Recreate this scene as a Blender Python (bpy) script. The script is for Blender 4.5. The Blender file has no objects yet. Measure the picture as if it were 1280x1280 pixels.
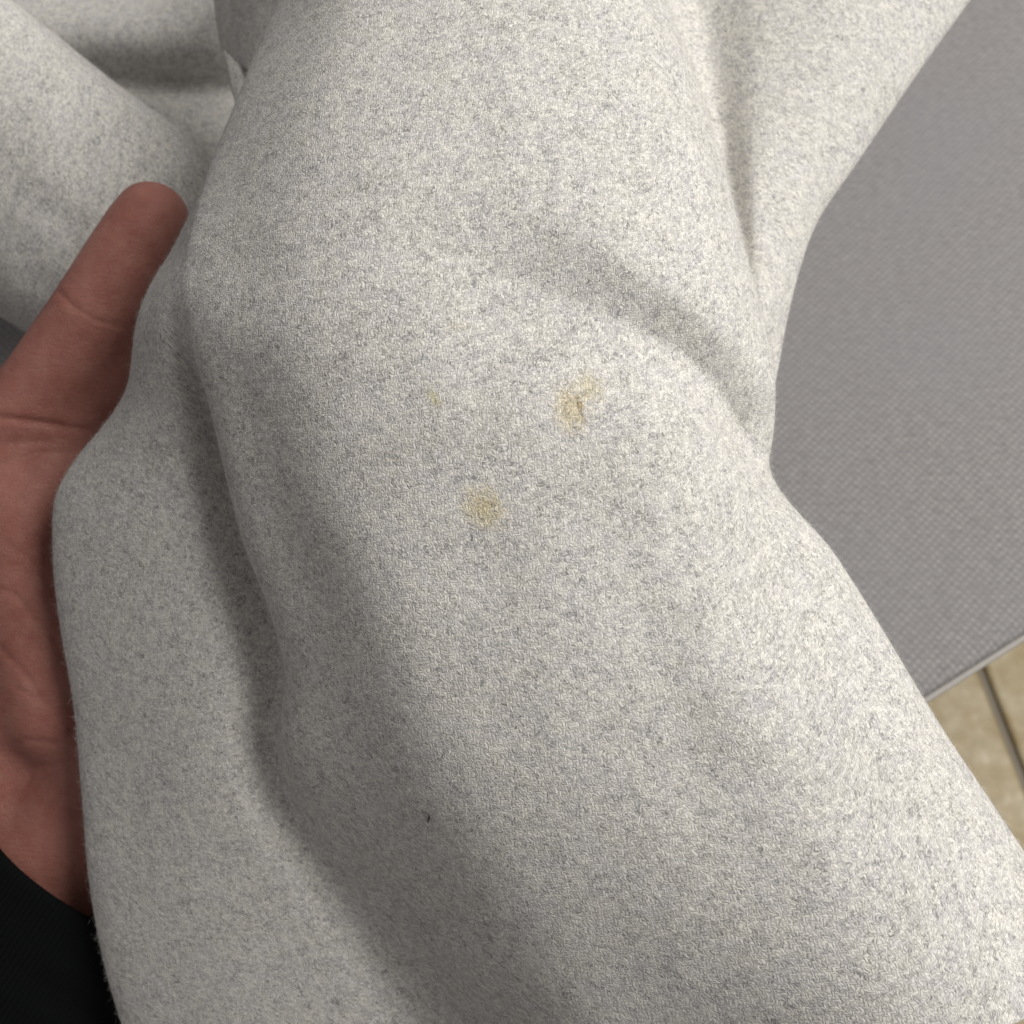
import bpy, math, random
import numpy as np
from mathutils import Vector, Matrix

# ------------------------------------------------------------------ camera, light, exposure
scene = bpy.context.scene
col = scene.collection
PITCH = math.radians(65)
T = math.tan(math.radians(27))              # half field of view (54 degrees, square frame)
TABLE_Z = 0.85
CAM = np.array([0.0, 0.0, TABLE_Z + 0.46])
RGT = np.array([1.0, 0.0, 0.0])
UPV = np.array([0.0, math.sin(PITCH), math.cos(PITCH)])
FWD = np.array([0.0, math.cos(PITCH), -math.sin(PITCH)])

cam_data = bpy.data.cameras.new('camera')
cam = bpy.data.objects.new('camera', cam_data)
col.objects.link(cam)
cam.location = CAM
cam.rotation_euler = (math.pi / 2 - PITCH, 0, 0)
cam_data.sensor_width = 36
cam_data.lens = 18 / T
cam_data.clip_start = 0.01
cam_data.clip_end = 50
cam_data.dof.use_dof = True
cam_data.dof.focus_distance = 0.243
cam_data.dof.aperture_fstop = 20.0
scene.camera = cam

world = bpy.data.worlds.new('World')
scene.world = world
world.use_nodes = True
bgn = world.node_tree.nodes['Background']
bgn.inputs[0].default_value = (1.0, 0.95, 0.945, 1)
bgn.inputs[1].default_value = 0.20


def area_lamp(name, direction, target, dist, size, power, colour):
    ld = bpy.data.lights.new(name, 'AREA')
    ld.shape = 'RECTANGLE'
    ld.size, ld.size_y = size
    ld.energy = power
    ld.color = colour
    o = bpy.data.objects.new(name, ld)
    col.objects.link(o)
    d = Vector(direction).normalized()
    o.location = Vector(target) + d * dist
    o.rotation_euler = d.to_track_quat('Z', 'Y').to_euler()
    return o


CENTRE = CAM + FWD * 0.25
_l = 0.68 * RGT + 0.45 * UPV - 0.55 * FWD
area_lamp('ceiling_lamp', _l, CENTRE, 1.9, (1.2, 1.2), 49, (1.0, 0.975, 0.925))

scene.view_settings.view_transform = 'Standard'
scene.view_settings.look = 'None'
scene.view_settings.gamma = 1
scene.view_settings.use_curve_mapping = False
scene.view_settings.exposure = 0.0
scene.render.engine = 'CYCLES'
scene.render.resolution_x = scene.render.resolution_y = 1024

rng = np.random.default_rng(7)
random.seed(7)


def W(x, y, d):
    """photograph pixel (1280 frame) and distance along the optical axis -> world point(s)"""
    x, y, d = np.broadcast_arrays(np.asarray(x, float), np.asarray(y, float), np.asarray(d, float))
    a = ((x - 640) / 640 * T)[..., None]
    b = (-(y - 640) / 640 * T)[..., None]
    return CAM + d[..., None] * (FWD + a * RGT + b * UPV)


def on_plane(x, y, z):
    a = (x - 640) / 640 * T
    b = -(y - 640) / 640 * T
    v = FWD + a * RGT + b * UPV
    return CAM + v * ((z - CAM[2]) / v[2])


# ------------------------------------------------------------------ node helper
class NT:
    def __init__(self, name):
        self.mat = bpy.data.materials.new(name)
        self.mat.use_nodes = True
        self.t = self.mat.node_tree
        self.bsdf = self.t.nodes['Principled BSDF']

    def n(self, kind, **kw):
        nd = self.t.nodes.new(kind)
        for k, v in kw.items():
            setattr(nd, k, v)
        return nd

    def put(self, sock, v):
        if hasattr(v, 'is_output') or isinstance(v, bpy.types.NodeSocket):
            self.t.links.new(v, sock)
        else:
            sock.default_value = v

    def m(self, op, a, b=None, c=None, clamp=False):
        nd = self.n('ShaderNodeMath', operation=op)
        nd.use_clamp = clamp
        for i, v in enumerate((a, b, c)):
            if v is not None:
                self.put(nd.inputs[i], v)
        return nd.outputs[0]

    def comb(self, x, y, z=0.0):
        nd = self.n('ShaderNodeCombineXYZ')
        for i, v in enumerate((x, y, z)):
            self.put(nd.inputs[i], v)
        return nd.outputs[0]

    def sep(self, v):
        nd = self.n('ShaderNodeSeparateXYZ')
        self.put(nd.inputs[0], v)
        return nd.outputs

    def noise(self, vec, scale, detail=2.0, rough=0.5, out='Fac'):
        nd = self.n('ShaderNodeTexNoise')
        self.put(nd.inputs['Vector'], vec)
        nd.inputs['Scale'].default_value = scale
        nd.inputs['Detail'].default_value = detail
        nd.inputs['Roughness'].default_value = rough
        return nd.outputs[0] if out == 'Fac' else nd.outputs[1]

    def white(self, vec):
        nd = self.n('ShaderNodeTexWhiteNoise', noise_dimensions='3D')
        self.put(nd.inputs['Vector'], vec)
        return nd.outputs['Value']

    def ramp(self, f, lo, hi, a=0.0, b=1.0, smooth=False):
        nd = self.n('ShaderNodeMapRange')
        nd.interpolation_type = 'SMOOTHSTEP' if smooth else 'LINEAR'
        self.put(nd.inputs[0], f)
        for i, v in zip((1, 2, 3, 4), (lo, hi, a, b)):
            self.put(nd.inputs[i], v)
        return nd.outputs[0]

    def mix(self, f, a, b, blend='MIX'):
        nd = self.n('ShaderNodeMix', data_type='RGBA', blend_type=blend)
        self.put(nd.inputs[0], f)
        for i, v in ((6, a), (7, b)):
            if isinstance(v, tuple) and len(v) == 3:
                v = v + (1.0,)
            self.put(nd.inputs[i], v)
        return nd.outputs[2]

    def mixf(self, f, a, b):
        nd = self.n('ShaderNodeMix', data_type='FLOAT')
        self.put(nd.inputs[0], f)
        self.put(nd.inputs[2], a)
        self.put(nd.inputs[3], b)
        return nd.outputs[0]

    def bump(self, h, dist, strength=1.0, normal=None):
        nd = self.n('ShaderNodeBump')
        nd.inputs['Strength'].default_value = strength
        nd.inputs['Distance'].default_value = dist
        self.put(nd.inputs['Height'], h)
        if normal is not None:
            self.put(nd.inputs['Normal'], normal)
        return nd.outputs[0]

    def done(self, base, rough, normal=None, **kw):
        b = self.bsdf
        if isinstance(base, tuple) and len(base) == 3:
            base = base + (1.0,)
        self.put(b.inputs['Base Color'], base)
        self.put(b.inputs['Roughness'], rough)
        if normal is not None:
            self.put(b.inputs['Normal'], normal)
        for k, v in kw.items():
            self.put(b.inputs[k], v)
        return self.mat


def wool_material(name, stains=()):
    """fulled two-by-two twill of cream and grey melange yarn; UV is in millimetres"""
    g = NT(name)
    uv = g.n('ShaderNodeTexCoord').outputs['UV']
    wob = g.noise(uv, 0.55, 2.0, 0.5, 'Color')
    sub = g.n('ShaderNodeVectorMath', operation='SUBTRACT')
    g.put(sub.inputs[0], wob)
    sub.inputs[1].default_value = (0.5, 0.5, 0.5)
    sc = g.n('ShaderNodeVectorMath', operation='SCALE')
    g.put(sc.inputs[0], sub.outputs[0])
    sc.inputs['Scale'].default_value = 2.3
    add = g.n('ShaderNodeVectorMath', operation='ADD')
    g.put(add.inputs[0], uv)
    g.put(add.inputs[1], sc.outputs[0])
    u, v, _ = g.sep(add.outputs[0])
    P = 0.70
    us, vs = g.m('DIVIDE', u, P), g.m('DIVIDE', v, P * 1.02)
    iu, iv = g.m('FLOOR', us), g.m('FLOOR', vs)
    fu, fv = g.m('FRACT', us), g.m('FRACT', vs)
    ph = g.m('FLOORED_MODULO', g.m('ADD', iu, iv), 4.0)
    warp = g.m('LESS_THAN', ph, 1.5)                         # 1 where the upright yarn lies on top
    hu = g.m('SINE', g.m('MULTIPLY', fu, math.pi))
    hv = g.m('SINE', g.m('MULTIPLY', fv, math.pi))
    # where along its float the yarn is (0 at the dive, 1 at the middle)
    fl_w = g.m('SINE', g.m('MULTIPLY', g.m('DIVIDE', g.m('ADD', ph, fv), 2.0), math.pi))
    ph2 = g.m('SUBTRACT', ph, 2.0)
    fl_h = g.m('SINE', g.m('MULTIPLY', g.m('DIVIDE', g.m('ADD', ph2, fu), 2.0), math.pi))
    hw = g.m('MULTIPLY', hu, g.m('ADD', 0.45, g.m('MULTIPLY', fl_w, 0.55)))
    hh = g.m('MULTIPLY', hv, g.m('ADD', 0.45, g.m('MULTIPLY', fl_h, 0.55)))
    weave = g.mixf(warp, hh, hw)
    # each float has its own blend of cream and grey fibre
    idw = g.comb(iu, g.m('FLOOR', g.m('DIVIDE', g.m('ADD', iv, iu), 4.0)), 1.0)
    idh = g.comb(g.m('FLOOR', g.m('DIVIDE', g.m('ADD', iu, iv), 4.0)), iv, 5.0)
    rnd = g.mixf(warp, g.white(idh), g.white(idw))
    # fibre streaks along the yarn
    stw = g.noise(g.comb(g.m('MULTIPLY', u, 5.5), g.m('MULTIPLY', v, 1.3)), 1.0, 2.0, 0.6)
    sth = g.noise(g.comb(g.m('MULTIPLY', u, 1.3), g.m('MULTIPLY', v, 5.5), 3.0), 1.0, 2.0, 0.6)
    streak = g.mixf(warp, sth, stw)
    blot = g.noise(uv, 0.22, 4.0, 0.62)                       # yarn-blend drift, several mm across
    big = g.noise(uv, 0.055, 2.0, 0.5)
    cl = g.noise(uv, 0.85, 2.0, 0.6)
    lite = g.m('ADD', g.m('MULTIPLY', rnd, 0.30), g.m('MULTIPLY', g.ramp(streak, 0.32, 0.68), 0.38))
    lite = g.m('ADD', lite, g.m('MULTIPLY', g.ramp(blot, 0.34, 0.66), 0.14))
    lite = g.m('ADD', lite, g.m('MULTIPLY', g.ramp(cl, 0.34, 0.66), 0.30))
    lite = g.m('ADD', lite, g.m('MULTIPLY', weave, 0.24))
    lite = g.ramp(lite, 0.20, 0.98)
    grey = g.mix(g.ramp(big, 0.40, 0.60), (0.320, 0.310, 0.320), (0.325, 0.315, 0.290))
    cream = g.mix(g.ramp(blot, 0.35, 0.65), (0.83, 0.81, 0.785), (0.85, 0.83, 0.765))
    colr = g.mix(lite, grey, cream)
    # dark grey fibres, in loose clusters
    dk = g.noise(g.comb(g.m('MULTIPLY', u, 1.25), g.m('MULTIPLY', v, 0.8), 11.0), 1.7, 3.0, 0.7)
    clus = g.noise(g.comb(u, v, 23.0), 0.33, 2.0, 0.55)
    dk = g.m('ADD', dk, g.m('MULTIPLY', g.m('SUBTRACT', clus, 0.5), 0.45))
    colr = g.mix(g.ramp(dk, 0.55, 0.66, 0.0, 0.68), colr, (0.17, 0.167, 0.172))
    for (su, sv, ru, rv, ang, colour, k) in stains:
        du, dv = g.m('SUBTRACT', u, su), g.m('SUBTRACT', v, sv)
        ca, sa = math.cos(ang), math.sin(ang)
        x = g.m('ADD', g.m('MULTIPLY', du, ca), g.m('MULTIPLY', dv, sa))
        y = g.m('SUBTRACT', g.m('MULTIPLY', dv, ca), g.m('MULTIPLY', du, sa))
        r = g.m('SQRT', g.m('ADD', g.m('POWER', g.m('DIVIDE', x, ru), 2.0), g.m('POWER', g.m('DIVIDE', y, rv), 2.0)))
        r = g.m('ADD', r, g.m('MULTIPLY', g.m('SUBTRACT', g.noise(uv, 0.55, 4.0, 0.7), 0.5), 2.2))
        colr = g.mix(g.ramp(r, 0.1, 1.45, k, 0.0, True), colr, colour, 'MULTIPLY')
    fine = g.noise(uv, 6.0, 3.0, 0.6)
    hgt = g.m('ADD', g.m('MULTIPLY', weave, 0.8), g.m('MULTIPLY', fine, 0.35))
    nrm = g.bump(hgt, 0.00016, 0.75)
    return g.done(colr, 0.95, nrm, **{'Specular IOR Level': 0.12, 'Sheen Weight': 0.22, 'Sheen Roughness': 0.45})


# ------------------------------------------------------------------ object helpers
def mesh_obj(name, verts, faces, mat, parent=None, uv=None, smooth=True, base=None):
    me = bpy.data.meshes.new(name)
    verts = np.asarray(verts, float)
    if base is not None:
        verts = verts - np.asarray(base)
    faces = np.asarray(faces)
    if faces.ndim == 2:
        nf, k = faces.shape
        me.vertices.add(len(verts))
        me.vertices.foreach_set('co', verts.astype(np.float32).ravel())
        me.loops.add(nf * k)
        me.loops.foreach_set('vertex_index', faces.astype(np.int32).ravel())
        me.polygons.add(nf)
        me.polygons.foreach_set('loop_start', np.arange(0, nf * k, k, dtype=np.int32))
        me.polygons.foreach_set('use_smooth', np.full(nf, smooth))
        me.update(calc_edges=True)
    else:
        me.from_pydata([tuple(p) for p in verts], [], [tuple(f) for f in faces])
    if uv is not None:
        l = me.uv_layers.new(name='UVMap')
        idx = faces.ravel()
        l.data.foreach_set('uv', np.asarray(uv, np.float32)[idx].ravel())
    me.validate()
    me.materials.append(mat)
    o = bpy.data.objects.new(name, me)
    col.objects.link(o)
    if parent is not None:
        o.parent = parent
    elif base is not None:
        o.location = base
    return o


def thing(name, label, cat, loc):
    o = bpy.data.objects.new(name, None)
    o.empty_display_size = 0.05
    col.objects.link(o)
    o.location = loc
    o['label'], o['category'] = label, cat
    return o


def nonuni_spline(t, P, tq):
    """cubic Hermite through P at knots t (finite-difference tangents)"""
    t = np.asarray(t, float)
    P = np.asarray(P, float)
    d = np.diff(P, axis=0) / np.diff(t)[:, None]
    m = np.zeros_like(P)
    m[1:-1] = (d[:-1] * np.diff(t)[1:, None] + d[1:] * np.diff(t)[:-1, None]) / (t[2:] - t[:-2])[:, None]
    m[0], m[-1] = d[0], d[-1]
    i = np.clip(np.searchsorted(t, tq, side='right') - 1, 0, len(t) - 2)
    h = t[i + 1] - t[i]
    s = ((tq - t[i]) / h)[:, None]
    h = h[:, None]
    return ((2 * s**3 - 3 * s**2 + 1) * P[i] + (s**3 - 2 * s**2 + s) * h * m[i]
            + (-2 * s**3 + 3 * s**2) * P[i + 1] + (s**3 - s**2) * h * m[i + 1])


def value_noise(shape, cells, seed):
    r = np.random.default_rng(seed)
    g = r.standard_normal((cells[0] + 4, cells[1] + 4))

    def axis(a, n, c):
        q = np.linspace(1, c + 1, n)
        i = q.astype(int)
        f = (q - i)[:, None]
        p0, p1, p2, p3 = a[i - 1], a[i], a[i + 1], a[np.minimum(i + 2, len(a) - 1)]
        return ((1 - f)**3 * p0 + (3 * f**3 - 6 * f**2 + 4) * p1 + (-3 * f**3 + 3 * f**2 + 3 * f + 1) * p2 + f**3 * p3) / 6
    a = axis(g, shape[0], cells[0])
    return axis(a.T, shape[1], cells[1]).T * 1.8


def gauss_axis(a, s, axis):
    if s <= 0:
        return a
    n = int(3 * s) + 1
    k = np.exp(-0.5 * (np.arange(-n, n + 1) / s)**2)
    k /= k.sum()
    a = np.moveaxis(a, axis, 0)
    pad = np.concatenate([2 * a[:1] - a[n:0:-1], a, 2 * a[-1:] - a[-2:-n - 2:-1]])
    out = sum(k[j] * pad[j:j + len(a)] for j in range(2 * n + 1))
    return np.moveaxis(out, 0, axis)


def sheet(columns, nv, seg, su=2.0, sv=2.0):
    """columns: per column a list of (y, x, depth_mm); -> grids of px, py, depth"""
    cols = []
    for c in columns:
        c = np.array(c, float)
        tt = np.linspace(c[0, 0], c[-1, 0], nv)
        xd = nonuni_spline(c[:, 0], c[:, 1:], tt)
        cols.append(np.stack([xd[:, 0], tt, xd[:, 1]], 1))
    return loft(cols, seg, su, sv)


def loft(cols, seg, su=2.0, sv=2.0):
    G = np.stack(cols, 1)                                    # rows, columns, 3
    out = []
    for row in G:
        q = row * np.array([1, 1, 4.5])                      # mm -> about pixels
        dl = np.maximum(np.linalg.norm(np.diff(q, axis=0), axis=1), 4.0)**0.6
        t = np.concatenate([[0], np.cumsum(dl)])
        tq = np.concatenate([np.linspace(t[i], t[i + 1], n, endpoint=False) for i, n in enumerate(seg)] + [[t[-1]]])
        out.append(nonuni_spline(t, row, tq))
    S = np.array(out)
    S = gauss_axis(S, su, 1)
    return gauss_axis(S, sv, 0)


def grid_mesh(S):
    """-> world verts, faces facing the camera, uv in mm"""
    Wd = W(S[..., 0], S[..., 1], S[..., 2] / 1000.0)
    nv, nu = Wd.shape[:2]
    du = np.linalg.norm(np.diff(Wd, axis=1), axis=2) * 1000
    dv = np.linalg.norm(np.diff(Wd, axis=0), axis=2) * 1000
    U = np.concatenate([np.zeros((nv, 1)), np.cumsum(du, 1)], 1)
    U -= U[:, [int(nu * 0.55)]]
    U = gauss_axis(U, 8, 0)
    V = np.concatenate([np.zeros((1, nu)), np.cumsum(dv, 0)], 0)
    V = -gauss_axis(V - V[[nv // 2]], 8, 1)
    idx = np.arange(nv * nu).reshape(nv, nu)
    F = np.stack([idx[:-1, :-1], idx[1:, :-1], idx[1:, 1:], idx[:-1, 1:]], -1).reshape(-1, 4)
    return Wd.reshape(-1, 3), F, np.stack([U, V], -1).reshape(-1, 2)


def solidify(o, mm):
    s = o.modifiers.new('thickness', 'SOLIDIFY')
    s.thickness = mm / 1000
    s.offset = -1
    s.use_rim = True


# ------------------------------------------------------------------ floor
def floor():
    g = NT('grout')
    oc = g.n('ShaderNodeTexCoord').outputs['Object']
    gm = g.done(g.mix(g.noise(oc, 40, 3), (0.24, 0.21, 0.165), (0.30, 0.265, 0.21)), 0.95)
    g = NT('glazed_tile')
    oc = g.n('ShaderNodeTexCoord').outputs['Object']
    geo = g.n('ShaderNodeNewGeometry').outputs['Position']
    n1, n2 = g.noise(geo, 22, 4, 0.6), g.noise(geo, 60, 4, 0.65)
    c = g.mix(g.ramp(n1, 0.36, 0.66), (0.38, 0.28, 0.13), (0.52, 0.44, 0.28))
    c = g.mix(g.ramp(n2, 0.45, 0.75, 0, 0.5), c, (0.46, 0.41, 0.29))
    tm = g.done(c, g.ramp(n2, 0.3, 0.7, 0.35, 0.6), g.bump(n2, 0.001, 0.3))
    a, b = on_plane(1229, 840, 0.0), on_plane(1268, 940, 0.0)
    corner = b + (b - a) / np.linalg.norm(b - a) * 0.17
    e = (b - a)[:2]
    ang = math.atan2(e[1], e[0])
    f = mesh_obj('floor', [(-3, -3, -0.008), (3, -3, -0.008), (3, 3, -0.008), (-3, 3, -0.008)], [(0, 1, 2, 3)], gm, smooth=False)
    f['kind'] = 'structure'
    f['label'] = 'mottled ochre ceramic tile floor with dark grout below the grey table'
    p, s, bv, th = 0.33, 0.158, 0.004, 0.010
    vs = []
    for z, r in ((-th, s), (-0.002, s), (0.0, s - bv)):
        vs += [(-r, -r, z), (r, -r, z), (r, r, z), (-r, r, z)]
    fs = [(8, 9, 10, 11)]
    for k in (0, 4):
        for i in range(4):
            j = (i + 1) % 4
            fs.append((k + i, k + j, k + 4 + j, k + 4 + i))
    me = None
    for i in range(-5, 5):
        for j in range(-5, 5):
            if me is None:
                o = mesh_obj('tile', vs, fs, tm, f, smooth=False)
                me = o.data
            else:
                o = bpy.data.objects.new('tile', me)
                col.objects.link(o)
                o.parent = f
            x, y = (i + 0.5) * p, (j + 0.5) * p
            ca, sa = math.cos(ang), math.sin(ang)
            o.location = (corner[0] + x * ca - y * sa, corner[1] + x * sa + y * ca, random.uniform(-0.0006, 0.0006))
            o.rotation_euler = (0, 0, ang)


floor()


# ------------------------------------------------------------------ grey padded table
def table():
    g = NT('grey_woven_cover')
    uv = g.n('ShaderNodeNewGeometry').outputs['Position']
    wob = g.noise(uv, 60, 2, 0.5)
    x, y, z = g.sep(uv)
    k = math.pi / 0.0023
    w = g.m('MULTIPLY', g.m('SUBTRACT', wob, 0.5), 1.6)
    sx = g.m('SINE', g.m('ADD', g.m('MULTIPLY', x, k), w))
    sy = g.m('SINE', g.m('ADD', g.m('MULTIPLY', y, k), w))
    ck = g.m('MULTIPLY', sx, sy)
    sl = g.noise(g.comb(g.m('MULTIPLY', x, 170.0), g.m('MULTIPLY', y, 400.0)), 1.0, 3, 0.6)
    n1 = g.noise(uv, 190, 4, 0.65)
    n0 = g.noise(uv, 9, 2)
    l = g.m('ADD', g.m('MULTIPLY', g.ramp(ck, -0.2, 1.0), g.ramp(n1, 0.35, 0.65, 0.10, 0.42)), g.m('MULTIPLY', sl, 0.6))
    c = g.mix(g.ramp(l, 0.1, 1.0), (0.17, 0.162, 0.164), (0.44, 0.425, 0.415))
    c = g.mix(g.ramp(n0, 0.35, 0.65, 0, 0.35), c, (0.25, 0.245, 0.265))
    cover = g.done(c, 0.9, g.bump(g.m('ADD', g.m('MULTIPLY', ck, 0.25), sl), 0.0005, 0.4), **{'Specular IOR Level': 0.2})
    g = NT('pale_piping_cloth')
    oc = g.n('ShaderNodeTexCoord').outputs['Object']
    pipe = g.done(g.mix(g.noise(oc, 300, 3), (0.33, 0.315, 0.295), (0.42, 0.40, 0.375)), 0.85)
    g = NT('grey_metal')
    metal = g.done((0.3, 0.3, 0.31), 0.4, Metallic=0.9)
    a, b = on_plane(1170, 870, TABLE_Z), on_plane(1280, 800, TABLE_Z)
    e = (b - a)[:2] / np.linalg.norm((b - a)[:2])
    nrm = np.array([-e[1], e[0]])
    t0 = a[:2] - e * 0.55
    L, D = 1.25, 0.62
    th, r = 0.035, 0.012
    base = np.array([t0[0] + e[0] * L / 2 + nrm[0] * D / 2, t0[1] + e[1] * L / 2 + nrm[1] * D / 2, 0.0])
    root = thing('padded_table', 'grey woven fabric covered table top with thin pale edge piping', 'table', base)
    ang = math.atan2(e[1], e[0])
    root.rotation_euler = (0, 0, ang)
    # profile ring stack: rounded slab

    def ring(inset, z, n=8):
        pts = []
        rc = 0.05
        for cx, cy, a0 in ((L / 2 - rc, D / 2 - rc, 0), (-L / 2 + rc, D / 2 - rc, 90), (-L / 2 + rc, -D / 2 + rc, 180), (L / 2 - rc, -D / 2 + rc, 270)):
            for i in range(n + 1):
                t = math.radians(a0 + 90 * i / n)
                pts.append((cx + (rc - inset) * math.cos(t), cy + (rc - inset) * math.sin(t), z))
        return pts
    zt = TABLE_Z
    prof = [(0.03, zt - th), (0.003, zt - th), (0.0, zt - th + 0.006), (0.0, zt - r), (0.001, zt - 0.007), (0.004, zt - 0.003), (0.009, zt - 0.0006), (0.02, zt)]
    vs, fs = [], []
    for ins, z in prof:
        vs += ring(ins, z)
    n = len(ring(0, 0))
    for k2 in range(len(prof) - 1):
        for i in range(n):
            j = (i + 1) % n
            fs.append((k2 * n + i, k2 * n + j, (k2 + 1) * n + j, (k2 + 1) * n + i))
    fs.append(tuple(range((len(prof) - 1) * n, len(prof) * n)))
    fs.append(tuple(range(n - 1, -1, -1)))
    top = mesh_obj('table_top', vs, np.array(fs, dtype=object), cover, root, smooth=True)
    # piping round the rim
    path = np.array(ring(0.001, zt - 0.0045))
    m = len(path)
    vs, fs = [], []
    for i in range(m):
        tg = path[(i + 1) % m] - path[i - 1]
        tg /= np.linalg.norm(tg)
        out = np.cross(tg, (0, 0, 1))
        for q in range(8):
            t = 2 * math.pi * q / 8
            vs.append(path[i] + 0.0016 * (math.cos(t) * out + math.sin(t) * np.array([0, 0, 1.0])))
    for i in range(m):
        for q in range(8):
            fs.append((i * 8 + q, ((i + 1) % m) * 8 + q, ((i + 1) % m) * 8 + (q + 1) % 8, i * 8 + (q + 1) % 8))
    mesh_obj('piping', vs, fs, pipe, root)
    # four tapered legs
    for sx2 in (-1, 1):
        for sy2 in (-1, 1):
            vs, fs = [], []
            for z, rr in ((0.0, 0.013), (0.01, 0.014), (0.4, 0.018), (zt - th + 0.002, 0.021)):
                for q in range(12):
                    t = 2 * math.pi * q / 12
                    vs.append((sx2 * (L / 2 - 0.09) + rr * math.cos(t), sy2 * (D / 2 - 0.09) + rr * math.sin(t), z))
            for k2 in range(3):
                for q in range(12):
                    fs.append((k2 * 12 + q, k2 * 12 + (q + 1) % 12, (k2 + 1) * 12 + (q + 1) % 12, (k2 + 1) * 12 + q))
            mesh_obj('leg', vs, fs, metal, root)


table()

# ------------------------------------------------------------------ wool garment
D0 = 262.0                                                   # mm


def key(s):
    """'y x h; ...' -> (y, x, depth)"""
    return [(float(a), float(b), D0 - float(h)) for a, b, h in (p.split() for p in s.split(';'))]


def ending(c, y):
    """cut or stretch a column so that it ends at row y"""
    c = np.array(c)
    tt = np.append(c[c[:, 0] < y - 15, 0], y)
    xd = nonuni_spline(c[:, 0], c[:, 1:], tt)
    return [(t, *p) for t, p in zip(tt, xd)]


C = {}
C[1] = key('-250 430 -135;0 392 -98;100 345 -84;200 290 -68;260 243 -52;310 217 -45;360 186 -39;400 171 -36;450 164 -38;480 160 -41;520 138 -46;570 96 -50;610 71 -51;680 64 -52;780 73 -54;880 90 -56;990 100 -58;1120 112 -61;1220 132 -63;1280 150 -64;1450 205 -68')
C[0] = [(y, x + 28, d + 14) for y, x, d in C[1]]
C[2] = key('-250 400 -120;0 376 -84;100 332 -68;200 281 -54;260 242 -40;310 221 -31;360 194 -25;400 183 -20;450 184 -20;500 178 -24;560 150 -30;620 134 -32;740 152 -34;860 170 -37;980 186 -40;1120 212 -43;1280 270 -46;1450 350 -50')
C[3] = key('-250 384 -108;0 362 -72;100 320 -55;200 273 -42;260 243 -31;310 226 -21;360 206 -14;400 202 -12;450 213 -14;500 224 -18;560 232 -21;620 240 -23;740 262 -25;860 276 -27;980 289 -30;1120 365 -33;1280 460 -37;1450 565 -41')
C[4] = key('-250 376 -95;0 352 -56;100 312 -42;200 269 -31;260 245 -22;310 231 -14;360 220 -8;400 222 -9;430 234 -13;470 252 -21;510 268 -26;560 283 -30;620 299 -32;680 315 -33;740 336 -33;800 350 -33;860 350 -33;920 340 -34;980 348 -35;1050 380 -36;1120 425 -37;1200 475 -38;1280 525 -39;1450 630 -43')
C[5] = key('-250 368 -80;0 345 -40;100 307 -28;200 267 -20;260 248 -14;310 238 -8;360 238 -3;400 240 -2;450 247 -3;500 262 -5;560 276 -6;620 290 -7;680 306 -8;740 330 -9;800 350 -10;850 360 -12;900 357 -14;950 363 -17;1000 386 -20;1050 418 -23;1120 470 -26;1200 525 -29;1280 575 -31;1450 680 -36')
C[6] = key('-250 398 -55;0 385 -20;100 350 -11;200 312 -5;310 282 1;400 275 5;500 315 5;620 345 4;740 388 3;860 422 1;980 455 -3;1120 535 -8;1280 632 -12;1450 735 -18')
C[7] = key('-250 445 -42;0 440 -8;100 415 1;200 385 7;310 360 12;400 360 15;500 395 16;620 420 16;740 465 16;860 510 15;980 548 13;1120 622 9;1280 715 6;1450 810 0')
C[8] = key('-250 520 -38;0 530 -3;100 520 6;200 500 12;310 490 17;400 500 20;500 520 22;620 545 22;740 590 22;860 635 22;980 680 21;1120 752 20;1280 845 18;1450 940 14')
C[9] = key('-250 600 -38;0 620 -2;200 620 13;310 620 17;400 630 20;500 650 23;620 690 23;740 730 24;860 780 25;980 830 26;1120 900 28;1280 985 29;1450 1080 28')
C[10] = key('-250 680 -40;0 710 -5;200 750 9;310 770 13;400 780 16;500 800 18;620 830 19;740 870 21;860 920 24;980 980 27;1120 1055 32;1280 1140 36;1450 1230 37')
C[11] = key('-250 750 -50;0 785 -15;100 825 -8;200 855 -3;310 885 0;400 905 2;500 915 0;560 915 2;620 930 6;740 985 10;860 1050 15;980 1125 20;1120 1210 27;1280 1300 32;1450 1400 34')
C[12] = key('-250 780 -80;0 832 -40;100 872 -32;200 902 -27;310 930 -23;400 955 -20;480 970 -21;540 968 -23;590 963 -20;625 985 -14;680 1035 -11;740 1075 -10;800 1112 -8;860 1148 -6;920 1185 -4;980 1225 -1;1060 1278 3;1150 1335 6;1280 1410 9;1450 1510 12')
C[13] = key('-250 770 -120;0 818 -86;200 886 -66;400 934 -48;520 935 -46;620 945 -40;740 1030 -34;860 1100 -28;980 1180 -22;1120 1275 -16;1280 1370 -8;1450 1470 -5')
C[14] = key('-250 840 -135;0 872 -104;200 908 -80;400 940 -58;520 930 -56;620 930 -54;740 1000 -50;860 1070 -44;980 1150 -38;1120 1240 -32;1280 1340 -24;1450 1440 -20')
C[15] = key('-250 1010 -128;0 960 -92;100 952 -81;200 944 -71;300 945 -64;400 948 -60;520 930 -64;620 920 -66;740 970 -64;860 1040 -58;980 1120 -52;1120 1210 -46;1280 1300 -38;1450 1400 -34')
C[16] = key('-250 1230 -132;0 1100 -92;120 1050 -82;200 1012 -76;280 984 -70;400 965 -66;520 935 -74;620 900 -78;740 930 -78;860 1000 -72;980 1080 -66;1120 1170 -60;1280 1260 -52;1450 1360 -48')
C[17] = key('-250 1410 -150;0 1216 -118;60 1172 -110;120 1130 -103;200 1076 -94;280 1022 -85;340 1000 -80;400 985 -78;480 970 -77;540 952 -82;620 890 -90;740 910 -92;860 970 -86;980 1050 -80;1120 1140 -74;1280 1230 -66;1450 1330 -62')
C[18] = [(y, x - 22, d + 12) for y, x, d in C[17]]
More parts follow.
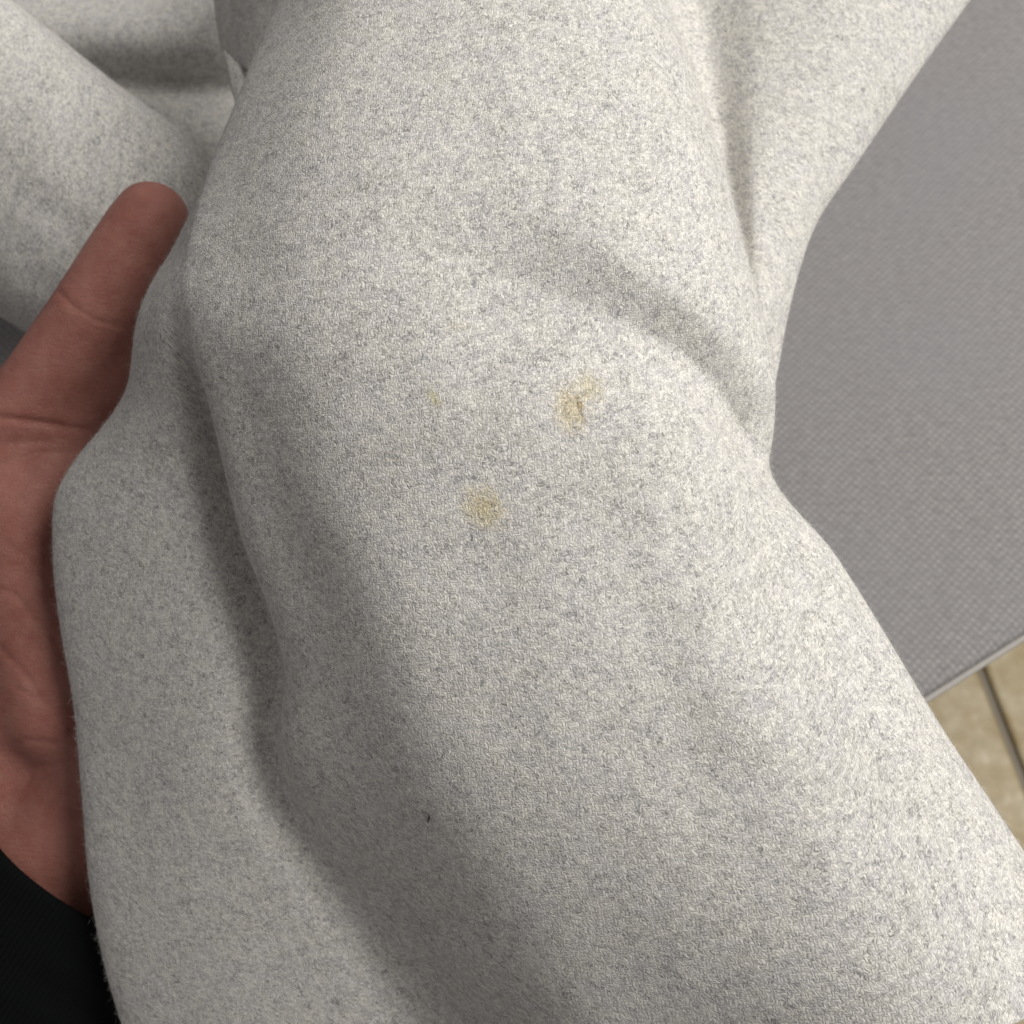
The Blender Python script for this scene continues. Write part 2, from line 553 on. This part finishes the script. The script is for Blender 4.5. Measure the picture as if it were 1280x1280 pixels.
ENDS = [1430] * 8 + [1420, 1380, 1330, 1268, 1235] + [1230] * 6
colsn = [ending(C[i], ENDS[i]) for i in range(19)]
SEG = [10, 26, 22, 22, 24, 24, 26, 30, 34, 38, 38, 30, 16, 14, 18, 18, 18, 8]
S = sheet(colsn, 520, SEG, 2.2, 3.0)
PX0, PY0 = S[..., 0].copy(), S[..., 1].copy()
seg_start = np.concatenate([[0], np.cumsum(SEG)])
front = np.zeros(S.shape[1])
front[seg_start[5]:seg_start[13] + 1] = 1.0
front = gauss_axis(front, 4, 0)[None, :]

# the diagonal pinch from below the shoulder of the drape out to the notch on the far edge
TR = np.array([(470, 262, 0.0, 60, 70), (560, 312, 1.6, 78, 120), (640, 348, 2.8, 80, 135), (720, 378, 3.7, 74, 125),
               (790, 408, 4.6, 62, 100), (850, 438, 6.0, 54, 62), (893, 478, 9, 56, 30), (922, 532, 14, 60, 20),
               (944, 574, 12, 54, 18), (968, 612, 6, 40, 16)], float)


def trough(px, py):
    best = np.full(px.shape, 1e9)
    res = np.zeros(px.shape)
    for a, b in zip(TR[:-1], TR[1:]):
        d = b[:2] - a[:2]
        l2 = (d**2).sum()
        s = np.clip(((px - a[0]) * d[0] + (py - a[1]) * d[1]) / l2, 0, 1)
        qx, qy = px - (a[0] + s * d[0]), py - (a[1] + s * d[1])
        r = np.hypot(qx, qy)
        side = d[0] * qy - d[1] * qx                       # >0 on the lower side
        amp = a[2] + s * (b[2] - a[2])
        w = np.where(side > 0, a[4] + s * (b[4] - a[4]), a[3] + s * (b[3] - a[3]))
        up = np.clip(1 - r / w, 0, 1)
        val = amp * np.where(side > 0, np.exp(-(r / w)**2), up**1.25)
        res = np.where(r < best, val, res)
        best = np.minimum(best, r)
    return res


bell = lambda x0, y0, sx, sy, ang: (lambda dx, dy: np.exp(-((dx * math.cos(ang) + dy * math.sin(ang)) / sx)**2
                                    - ((-dx * math.sin(ang) + dy * math.cos(ang)) / sy)**2))(PX0 - x0, PY0 - y0)
S[..., 2] += trough(PX0, PY0) * front
S[..., 2] -= front * (3.0 * bell(820, 330, 120, 55, 0.5) + 2.5 * bell(860, 560, 60, 90, -0.3))
S[..., 2] += front * (0.7 * bell(880, 1000, 55, 260, -0.45))
S[..., 2] -= front * (0.8 * bell(985, 930, 65, 260, -0.45))
nz = value_noise(S.shape[:2], (9, 9), 3) * 0.9 + value_noise(S.shape[:2], (14, 30), 4) * 0.26 + value_noise(S.shape[:2], (34, 26), 5) * 0.10
S[..., 2] += nz
S[..., 2] = gauss_axis(gauss_axis(S[..., 2], 1.2, 0), 1.2, 1)
verts, faces, uvs = grid_mesh(S)

uvg = uvs.reshape(S.shape[0], S.shape[1], 2)


def uv_at(px, py):
    m = (front > 0.5) & np.ones(S.shape[:2], bool)
    d = np.where(m, (S[..., 0] - px)**2 + (S[..., 1] - py)**2, 1e9)
    return uvg[np.unravel_index(np.argmin(d), d.shape)]


ST = []
for px, py, ru, rv, ang, c, k in ((712, 510, 4.2, 6.2, -0.25, (0.97, 0.86, 0.60), 0.8), (738, 484, 3.2, 4.2, 0.0, (1.0, 0.94, 0.70), 0.75),
                                  (723, 508, 0.9, 4.0, 0.08, (0.55, 0.49, 0.36), 0.75),
                                  (605, 635, 5.0, 5.2, 0.0, (1.0, 0.90, 0.62), 0.9), (541, 498, 1.4, 2.8, 0.5, (1.0, 0.95, 0.60), 0.6),
                                  (570, 408, 3.0, 1.6, 0.0, (0.98, 0.95, 0.78), 0.5)):
    a = uv_at(px, py)
    ST.append((float(a[0]), float(a[1]), ru, rv, ang, c, k))
WOOL = wool_material('wool_melange_twill', ST)

base = on_plane(420, 60, TABLE_Z)
garment = thing('wool_garment', 'pale grey melange wool garment with small yellow stains, draped over the open hand', 'garment', base)
drape = mesh_obj('front_drape', verts, faces, WOOL, garment, uvs, base=base)
drape['label'] = 'front fold of wool twill with yellow stains'
solidify(drape, 1.4)
PARTS = [(S, 0, S.shape[1])]


def fold(name, cols, nv, seg, su, sv, amp, seed):
    out = []
    for c in cols:
        c = np.array(c, float)
        t = np.linspace(0, len(c) - 1, nv)
        out.append(nonuni_spline(np.arange(len(c)), c, t))
    s = loft(out, seg, su, sv)
    s[..., 2] += value_noise(s.shape[:2], (5, 5), seed) * amp + value_noise(s.shape[:2], (14, 14), seed + 1) * amp * 0.2
    v, f, uv = grid_mesh(s)
    o = mesh_obj(name, v, f, WOOL, garment, uv + np.array([seed * 37.0, seed * 53.0]), base=base)
    solidify(o, 1.4)
    PARTS.append((s, 0, s.shape[1]))
    return o


# the fold behind the thumb: rows run along its crest, columns from crest to lower edge (left to right in u = lower edge first)
fold('side_fold', [
    [(-215, 292, 402), (-45, 372, 400), (38, 420, 398), (130, 482, 398), (240, 575, 400)],
    [(-230, 280, 390), (-62, 350, 388), (22, 394, 386), (116, 455, 386), (228, 550, 388)],
    [(-225, 240, 378), (-50, 318, 375), (34, 360, 373), (128, 420, 372), (240, 520, 376)],
    [(-190, 130, 368), (-30, 200, 364), (70, 270, 364), (170, 340, 364), (280, 440, 370)],
    [(-150, 20, 368), (10, 100, 366), (110, 180, 366), (210, 260, 366), (320, 360, 372)],
    [(-125, -50, 372), (35, 50, 372), (128, 122, 372), (232, 200, 373), (345, 310, 378)],
    [(-112, -92, 384), (42, 22, 386), (134, 96, 386), (244, 178, 386), (356, 288, 390)],
    [(-90, -85, 402), (60, 40, 404), (150, 112, 404), (258, 194, 404), (366, 300, 406)],
], 120, [6, 10, 24, 24, 14, 10, 6], 1.5, 2.5, 2.2, 21)

# the rolled layer behind that, running across
ROLL = [(-170, 72), (-70, 34), (0, 4), (38, -4), (72, 2), (94, 15), (110, 15), (146, 5), (220, 4), (300, 20)]
fold('rear_fold', [[(x + tilt * (y - 100) * 0.04, y + dy, d0 + h) for y, h in ROLL]
                   for x, dy, d0, tilt in ((-140, 0, 474, 0), (60, -2, 466, 0), (180, 2, 461, 0), (276, 4, 460, 2), (400, 3, 470, 0))],
     150, [30, 24, 24, 24], 1.2, 3.0, 1.3, 33)

# small darker tuck beside the main fold, and the bright turned-up corner below it
fold('tucked_edge', [
    [(266, -90, 462), (265, -30, 456), (269, 20, 452), (275, 56, 450), (279, 66, 452)],
    [(278, -90, 452), (276, -30, 446), (279, 20, 442), (284, 61, 440), (288, 73, 442)],
    [(312, -90, 438), (308, -30, 432), (305, 20, 429), (303, 72, 427), (305, 88, 430)],
    [(370, -90, 430), (360, -30, 424), (350, 20, 420), (330, 95, 418), (328, 108, 422)],
], 70, [10, 16, 16], 1.0, 1.5, 0.5, 41)
fold('folded_corner', [
    [(280, 62, 424), (285, 84, 421), (289, 106, 419), (294, 130, 421), (300, 160, 428)],
    [(291, 73, 425), (296, 90, 422), (299, 110, 420), (303, 132, 422), (307, 160, 429)],
    [(305, 86, 430), (309, 98, 428), (312, 114, 427), (315, 134, 428), (318, 160, 433)],
    [(330, 108, 440), (332, 116, 438), (334, 126, 438), (336, 140, 440), (338, 165, 444)],
], 40, [10, 10, 10], 0.8, 1.0, 0.2, 55)

# ------------------------------------------------------------------ loose fibre on the nap


def fuzz():
    vs, fs = [], []
    off = 0
    for pi, (s, a, b) in enumerate(PARTS):
        Wd = W(s[..., 0], s[..., 1], s[..., 2] / 1000)
        du = np.gradient(Wd, axis=1)
        dv = np.gradient(Wd, axis=0)
        nn = np.cross(dv, du)
        area = np.linalg.norm(nn, axis=2)
        nn = nn / (area[..., None] + 1e-12)
        p = area.ravel() / area.sum()
        count = int(area.sum() * 1e6 * (1.6 if pi == 0 else 0.9))
        i = rng.choice(len(p), count, p=p)
        P = Wd.reshape(-1, 3)[i] + rng.normal(0, 0.00025, (count, 3))
        N = nn.reshape(-1, 3)[i]
        t1 = rng.normal(size=(count, 3))
        t1 -= (t1 * N).sum(1)[:, None] * N
        t1 /= np.linalg.norm(t1, axis=1)[:, None]
        t2 = np.cross(N, t1)
        L = rng.uniform(0.5, 1.7, count)[:, None] * 1e-3 * np.where(rng.random(count) < 0.12, 1.7, 1.0)[:, None]
        lift = np.abs(rng.normal(0.0, 0.45, count))[:, None] + 0.10
        bend = rng.normal(0, 0.5, count)[:, None]
        r = rng.uniform(0.011, 0.022, count)[:, None] * 1e-3
        q0 = P
        q1 = P + L * (0.5 * t1 + 0.5 * lift * N)
        q2 = P + L * (0.9 * t1 + 0.75 * lift * N + 0.35 * bend * t2)
        side = t2 * 0.7 + N * 0.7 * rng.choice([-1, 1], count)[:, None]
        A = np.stack([q0 - side * r, q0 + side * r, q1 - side * r, q1 + side * r, q2], 1).reshape(-1, 3)
        k = off + np.arange(count)[:, None] * 5
        fs.append(np.concatenate([k + np.array([0, 1, 3]), k + np.array([0, 3, 2]), k + np.array([2, 3, 4])]))
        vs.append(A)
        off += len(A)
    g = NT('wool_fibre')
    geo = g.n('ShaderNodeNewGeometry').outputs['Random Per Island']
    m = g.done(g.mix(geo, (0.50, 0.49, 0.47), (0.78, 0.76, 0.71)), 0.8, **{'Specular IOR Level': 0.2})
    o = mesh_obj('fuzz', np.concatenate(vs), np.concatenate(fs), m, garment, smooth=False, base=base)
    o['kind'] = 'stuff'


fuzz()


# dark stray fleck caught in the weave
def fleck(px, py, ln, rot):
    m = (front > 0.5) & np.ones(S.shape[:2], bool)
    d = np.where(m, (S[..., 0] - px)**2 + (S[..., 1] - py)**2, 1e9)
    i, j = np.unravel_index(np.argmin(d), d.shape)
    p = W(px, py, S[i, j, 2] / 1000 - 0.0003)
    g = NT('dark_fibre')
    mt = g.done((0.03, 0.028, 0.027), 0.8)
    ax = math.cos(rot) * UPV + math.sin(rot) * RGT
    sd = np.cross(ax, FWD)
    vs, fs = [], []
    for k, (t, r) in enumerate(((-1, 0.05), (-0.5, 0.22), (0.0, 0.30), (0.5, 0.2), (1, 0.04))):
        c = p + ax * t * ln + sd * 0.0001 * math.sin(k * 1.7)
        for q in range(6):
            a = q * math.pi / 3
            vs.append(c + (math.cos(a) * sd - math.sin(a) * FWD * 0.5) * r * 1e-3)
    for k in range(4):
        for q in range(6):
            fs.append((k * 6 + q, k * 6 + (q + 1) % 6, (k + 1) * 6 + (q + 1) % 6, (k + 1) * 6 + q))
    mesh_obj('dark_fleck', vs, fs, mt, garment, base=base)


fleck(536, 1023, 0.0013, 0.1)


# ------------------------------------------------------------------ person: one open left hand and wrist
def cam_pt(px, py, d):
    """pixel and distance (mm) -> camera space in mm: right, up, towards the viewer"""
    d = d + 20.0                                             # the hand lies this far under the cloth
    return np.array([(px - 640) / 640 * T * d, -(py - 640) / 640 * T * d, -d])


def to_world(P):
    P = np.asarray(P) / 1000
    return CAM + P[:, :1] * RGT + P[:, 1:2] * UPV - P[:, 2:3] * FWD


def surface_nets(F, org, h):
    s = F < 0
    nx, ny, nz_ = F.shape
    acc = np.zeros((nx - 1, ny - 1, nz_ - 1, 3), np.float32)
    cnt = np.zeros((nx - 1, ny - 1, nz_ - 1), np.float32)
    cor = [(i, j, k) for i in (0, 1) for j in (0, 1) for k in (0, 1)]
    sl = lambda c: (slice(c[0], nx - 1 + c[0]), slice(c[1], ny - 1 + c[1]), slice(c[2], nz_ - 1 + c[2]))
    for a in cor:
        for ax in range(3):
            if a[ax]:
                continue
            b = list(a)
            b[ax] = 1
            fa, fb = F[sl(a)], F[sl(b)]
            cr = s[sl(a)] != s[sl(b)]
            with np.errstate(all='ignore'):
                t = np.where(cr, fa / (fa - fb), 0)
            for q in range(3):
                acc[..., q] += np.where(cr, a[q] + (t if q == ax else 0), 0)
            cnt += cr
    act = cnt > 0
    ids = np.full(act.shape, -1, np.int64)
    ids[act] = np.arange(act.sum())
    I = np.argwhere(act)
    V = (I + acc[act] / cnt[act][:, None]) * h + org
    Q = []
    for ax in range(3):
        b, c = (ax + 1) % 3, (ax + 2) % 3
        lo = [slice(1, -1)] * 3
        lo[ax] = slice(0, -1)
        hi = [slice(1, -1)] * 3
        hi[ax] = slice(1, None)
        lo, hi = tuple(lo), tuple(hi)
        sa, sb = s[lo], s[hi]
        E = np.argwhere(sa != sb)
        fl = sa[tuple(E.T)]
        off = np.ones(3, int)
        off[ax] = 0
        E = E + off

        def cell(db, dc):
            e = E.copy()
            e[:, b] += db
            e[:, c] += dc
            return ids[e[:, 0], e[:, 1], e[:, 2]]
        q = np.stack([cell(-1, -1), cell(0, -1), cell(0, 0), cell(-1, 0)], 1)
        q[~fl] = q[~fl][:, ::-1]
        Q.append(q)
    Q = np.concatenate(Q)
    return V, Q[(Q >= 0).all(1)]


def person():
    cap = []                                                # tapered limbs: a, b, ra, rb

    def chain(pts, k=None):
        P = [cam_pt(*p[:3]) for p in pts]
        cap.append([(P[i], P[i + 1], pts[i][3], pts[i + 1][3]) for i in range(len(P) - 1)])
        return P

    def blob(a, b, ra, rb):
        cap.append([(a, b, ra, rb)])
    th = chain([(60, 800, 330, 19), (10, 548, 321, 15.8), (60, 478, 319, 14.2), (114, 398, 317, 13.8), (156, 330, 317.5, 13.5), (180, 290, 318.5, 13.0), (190, 274, 319, 12.4)])
    wr = (140, 935, 337)
    knuck = [(268, 640, 333), (322, 688, 331), (372, 745, 331), (414, 808, 334)]
    fing = []
    for (kx, ky, kd), ln, r, sp in zip(knuck, (1.0, 1.1, 1.02, 0.8), (9.6, 9.8, 9.2, 8.0), (-0.10, 0.0, 0.08, 0.18)):
        a = math.atan2(-0.70, 0.71) + sp
        ux, uy = math.cos(a), math.sin(a)
        p = [(kx, ky, kd, r + 1.6)]
        x, y, d = kx, ky, kd
        for seg, dd in ((42, -10), (27, -14), (20, -13)):
            x, y, d = x + ux * seg * ln * 3.9, y + uy * seg * ln * 3.9, d + dd
            p.append((x, y, d, r - 0.7 * (len(p) - 1)))
        fing.append(chain(p))
        blob(cam_pt(*wr), cam_pt(kx, ky, kd), 15.5, 12.5)
    fore = chain([(150, 925, 337, 21), (60, 1062, 340, 23), (-60, 1230, 345, 26), (-170, 1390, 350, 29)])
    w2 = np.array([12.0, 9.0, 0])                            # the wrist is broader than thick
    for s in (-1, 1):
        blob(cam_pt(150, 925, 338) + s * w2, cam_pt(-60, 1230, 345) + s * w2 * 1.1, 18.5, 22)
    # thenar and little-finger pads
    blob(cam_pt(80, 880, 328), cam_pt(25, 640, 322), 20.5, 18.5)
    blob(cam_pt(20, 860, 332), cam_pt(-10, 980, 336), 18.0, 19.5)
    blob(cam_pt(75, 600, 327), cam_pt(190, 560, 333), 15, 11)
    blob(cam_pt(60, 560, 326), cam_pt(170, 500, 333), 12, 8)
    blob(cam_pt(70, 530, 326), cam_pt(185, 440, 332), 11, 9)
    blob(cam_pt(110, 760, 330), cam_pt(150, 640, 331), 17, 13)
    blob(cam_pt(240, 960, 334), cam_pt(370, 840, 334), 16, 14)
    pts = np.array([p for g in cap for c in g for p in c[:2]])
    rad = 34
    lo, hi = pts.min(0) - rad, pts.max(0) + rad
    h = 1.5
    n = np.ceil((hi - lo) / h).astype(int)
    X = (lo[0] + np.arange(n[0]) * h).astype(np.float32)[:, None, None]
    Y = (lo[1] + np.arange(n[1]) * h).astype(np.float32)[None, :, None]
    Z = (lo[2] + np.arange(n[2]) * h).astype(np.float32)[None, None, :]
    F = np.full(n, 60.0, np.float32)
    for grp in cap:
        rr = max(max(c[2:]) for c in grp) + 16
        ends = np.array([p for c in grp for p in c[:2]])
        i0 = np.maximum(((ends.min(0) - rr - lo) / h).astype(int), 0)
        i1 = np.minimum(((ends.max(0) + rr - lo) / h).astype(int) + 1, n)
        v = tuple(slice(p, q) for p, q in zip(i0, i1))
        x, y, z = X[v[0]], Y[:, v[1]], Z[:, :, v[2]]
        q = np.float32(60.0)
        for a, b, ra, rb in grp:
            d = (b - a).astype(np.float32)
            t = np.clip(((x - a[0]) * d[0] + (y - a[1]) * d[1] + (z - a[2]) * d[2]) / float(d @ d + 1e-9), 0, 1)
            q = np.minimum(q, np.sqrt((x - a[0] - t * d[0])**2 + (y - a[1] - t * d[1])**2 + (z - a[2] - t * d[2])**2) - (ra + t * (rb - ra)))
        k = 7.0
        f = F[v]
        e = np.clip(0.5 + 0.5 * (f - q) / k, 0, 1)
        F[v] = f * (1 - e) + q * e - k * e * (1 - e)
    V, Q = surface_nets(F, lo, h)
    me = bpy.data.meshes.new('tmp')
    me.from_pydata(V.tolist(), [], Q.tolist())
    tmp = bpy.data.objects.new('tmp', me)
    col.objects.link(tmp)
    sm = tmp.modifiers.new('s', 'SMOOTH')
    sm.factor, sm.iterations = 0.5, 8
    sb = tmp.modifiers.new('d', 'SUBSURF')
    sb.levels = sb.render_levels = 1
    dg = bpy.context.evaluated_depsgraph_get()
    ev = tmp.evaluated_get(dg).to_mesh()
    nv = len(ev.vertices)
    V = np.empty(nv * 3, np.float32)
    ev.vertices.foreach_get('co', V)
    V = V.reshape(-1, 3).astype(float)
    Nn = np.empty(nv * 3, np.float32)
    ev.vertices.foreach_get('normal', Nn)
    Nn = Nn.reshape(-1, 3)
    Q = np.empty(len(ev.polygons) * 4, np.int32)
    ev.polygons.foreach_get('vertices', Q)
    Q = Q.reshape(-1, 4)
    tmp.evaluated_get(dg).to_mesh_clear()
    bpy.data.objects.remove(tmp)
    # flexion creases, carved into the viewer-facing skin
    PXv = V[:, 0] / (-V[:, 2]) / T * 640 + 640
    PYv = -V[:, 1] / (-V[:, 2]) / T * 640 + 640
    face = np.clip(Nn[:, 2] * 1.6, 0, 1)
    disp = np.zeros(nv)
    lines = [([(74, 366), (92, 384), (118, 400), (146, 408), (172, 412)], 0.6, 4.0), ([(96, 398), (118, 412), (150, 420)], 0.3, 4.0),
             ([(-30, 520), (20, 524), (60, 530), (110, 538)], 1.2, 4.5), ([(-30, 590), (10, 577), (50, 566), (95, 566)], 0.6, 4.0),
             ([(-20, 655), (15, 632), (45, 618)], 0.45, 4.0), ([(-20, 560), (20, 552), (60, 552)], 0.35, 3.5),
             ([(-20, 735), (15, 740), (45, 775), (70, 800)], 0.6, 5.0), ([(0, 810), (25, 835), (50, 870)], 0.4, 4.0),
             ([(0, 945), (30, 925), (70, 930)], 0.5, 5.0), ([(0, 990), (45, 960), (95, 955)], 0.45, 5.0),
             ([(10, 680), (40, 700), (70, 740)], 0.35, 4.0), ([(20, 860), (60, 880), (95, 915)], 0.35, 4.0)]
    for pl, amp, w in lines:
        best = np.full(nv, 1e9)
        for a, b in zip(pl[:-1], pl[1:]):
            dx, dy = b[0] - a[0], b[1] - a[1]
            t = np.clip(((PXv - a[0]) * dx + (PYv - a[1]) * dy) / (dx * dx + dy * dy), 0, 1)
            best = np.minimum(best, np.hypot(PXv - a[0] - t * dx, PYv - a[1] - t * dy))
        amp *= 0.65
        disp -= amp * np.exp(-(best / w)**2)
        disp += 0.22 * amp * np.exp(-((best - 2.6 * w) / (1.5 * w))**2)
    V = V + Nn * (disp * face)[:, None]
    g = NT('skin')
    oc = g.n('ShaderNodeTexCoord').outputs['Object']
    n1, n2 = g.noise(oc, 45, 3, 0.6), g.noise(oc, 160, 3, 0.6)
    c = g.mix(g.ramp(n1, 0.35, 0.68), (0.30, 0.112, 0.086), (0.385, 0.160, 0.128))
    c = g.mix(g.ramp(n2, 0.4, 0.75, 0, 0.35), c, (0.47, 0.255, 0.20))
    nf = g.n('ShaderNodeTexVoronoi', feature='DISTANCE_TO_EDGE')
    g.put(nf.inputs['Vector'], oc)
    nf.inputs['Scale'].default_value = 1100
    st = g.noise(oc, 520, 3, 0.6)
    lin = g.noise(g.comb(*[g.m('MULTIPLY', q, k) for q, k in zip(g.sep(oc), (260.0, 900.0, 600.0))]), 1.0, 3, 0.65)
    hgt = g.m('ADD', g.m('MULTIPLY', g.ramp(nf.outputs[0], 0, 0.12), 0.4), g.m('ADD', g.m('MULTIPLY', st, 0.7), g.m('MULTIPLY', lin, 1.3)))
    skin = g.done(c, 0.52, g.bump(hgt, 0.0003, 0.75), **{'Subsurface Weight': 0.12, 'Subsurface Radius': (0.006, 0.002, 0.001), 'Subsurface Scale': 0.6, 'Specular IOR Level': 0.35})
    b0 = to_world(np.array([cam_pt(60, 1062, 340)]))[0]
    o = mesh_obj('person', to_world(V), Q, skin, None, base=b0)
    o['label'] = 'bare left hand in a black sleeve, palm up, thumb raised beside the wool fold'
    o['category'] = 'person'
    # nails
    g = NT('nail')
    nm = g.done((0.50, 0.30, 0.25), 0.3)
    for P, r, w in [(th, 11.2, 7.6)] + [(f, 7.6, 5.6) for f in fing]:
        tip, prev = P[-1], P[-2]
        ax = (tip - prev) / np.linalg.norm(tip - prev)
        bk = np.array([0, 0, -1.0])
        bk = bk - (bk @ ax) * ax
        bk /= np.linalg.norm(bk)
        sd = np.cross(ax, bk)
        vs, fs = [], []
        for i in range(7):
            t = -1 + 2 * i / 6
            for j in range(7):
                a = (-1 + 2 * j / 6) * 0.72
                rr = r + 0.35 - 0.5 * max(0, t)**2
                hw = math.sqrt(max(0.05, 1 - 0.5 * max(0, t)**4))
                vs.append(tip + ax * (t * w * 0.9 - 1.0) + rr * (math.cos(a * hw) * bk + math.sin(a * hw) * sd))
        for i in range(6):
            for j in range(6):
                fs.append((i * 7 + j, i * 7 + j + 1, (i + 1) * 7 + j + 1, (i + 1) * 7 + j))
        nl = mesh_obj('fingernail', to_world(np.array(vs)), fs, nm, o, base=b0)
        solidify(nl, 0.4)
    # black sleeve
    g = NT('black_knit')
    uv = g.n('ShaderNodeTexCoord').outputs['UV']
    u, v, _ = g.sep(uv)
    rib = g.m('SINE', g.m('MULTIPLY', u, 5.0))
    nz2 = g.noise(uv, 2.0, 3, 0.6)
    blk = g.done(g.mix(nz2, (0.002, 0.003, 0.003), (0.006, 0.0075, 0.007)), 0.95, g.bump(g.m('ADD', rib, g.m('MULTIPLY', nz2, 1.5)), 0.0004, 0.6), **{'Specular IOR Level': 0.1})
    path = [cam_pt(128, 1052, 341), cam_pt(114, 1077, 342), cam_pt(70, 1140, 344), cam_pt(-20, 1262, 347), cam_pt(-120, 1417, 352), cam_pt(-240, 1602, 357)]
    ax = path[-1] - path[0]
    ax /= np.linalg.norm(ax)
    s1 = np.cross(ax, (0, 0, 1.0))
    s1 /= np.linalg.norm(s1)
    s2 = np.cross(s1, ax)
    prof = [(path[3], 31.0), (path[1], 31.0), (path[1] - ax * 1.0, 32.0), (path[1] - ax * 1.6, 33.2), (path[1] - ax * 1.0, 34.6), (path[1] + ax * 1.0, 35.2)]
    L = np.linalg.norm(path[-1] - path[1])
    for i in range(1, 46):
        prof.append((path[1] + ax * (1.0 + L * i / 45), 35.2 + 7 * i / 45))
    nq = 96
    vs, uv2 = [], []
    for k, (c, r) in enumerate(prof):
        along = float((c - path[1]) @ ax)
        for q in range(nq):
            a = 2 * math.pi * q / nq
            w = 0.0 if k < 6 else min(1, (k - 5) / 8)
            rr = r + w * (0.9 * math.sin(along * 0.35 + 2.2 * math.sin(a)) + 0.6 * math.sin(along * 0.16 + 3 * a))
            vs.append(c + rr * (math.cos(a) * s1 * 1.42 + math.sin(a) * s2 * 0.90))
            uv2.append((a * 35, along))
    fs = [(k * nq + q, k * nq + (q + 1) % nq, (k + 1) * nq + (q + 1) % nq, (k + 1) * nq + q) for k in range(len(prof) - 1) for q in range(nq)]
    sl = mesh_obj('sleeve', to_world(np.array(vs)), fs, blk, o, uv2, base=b0)
    sl['label'] = 'black knit sleeve cuff'


person()
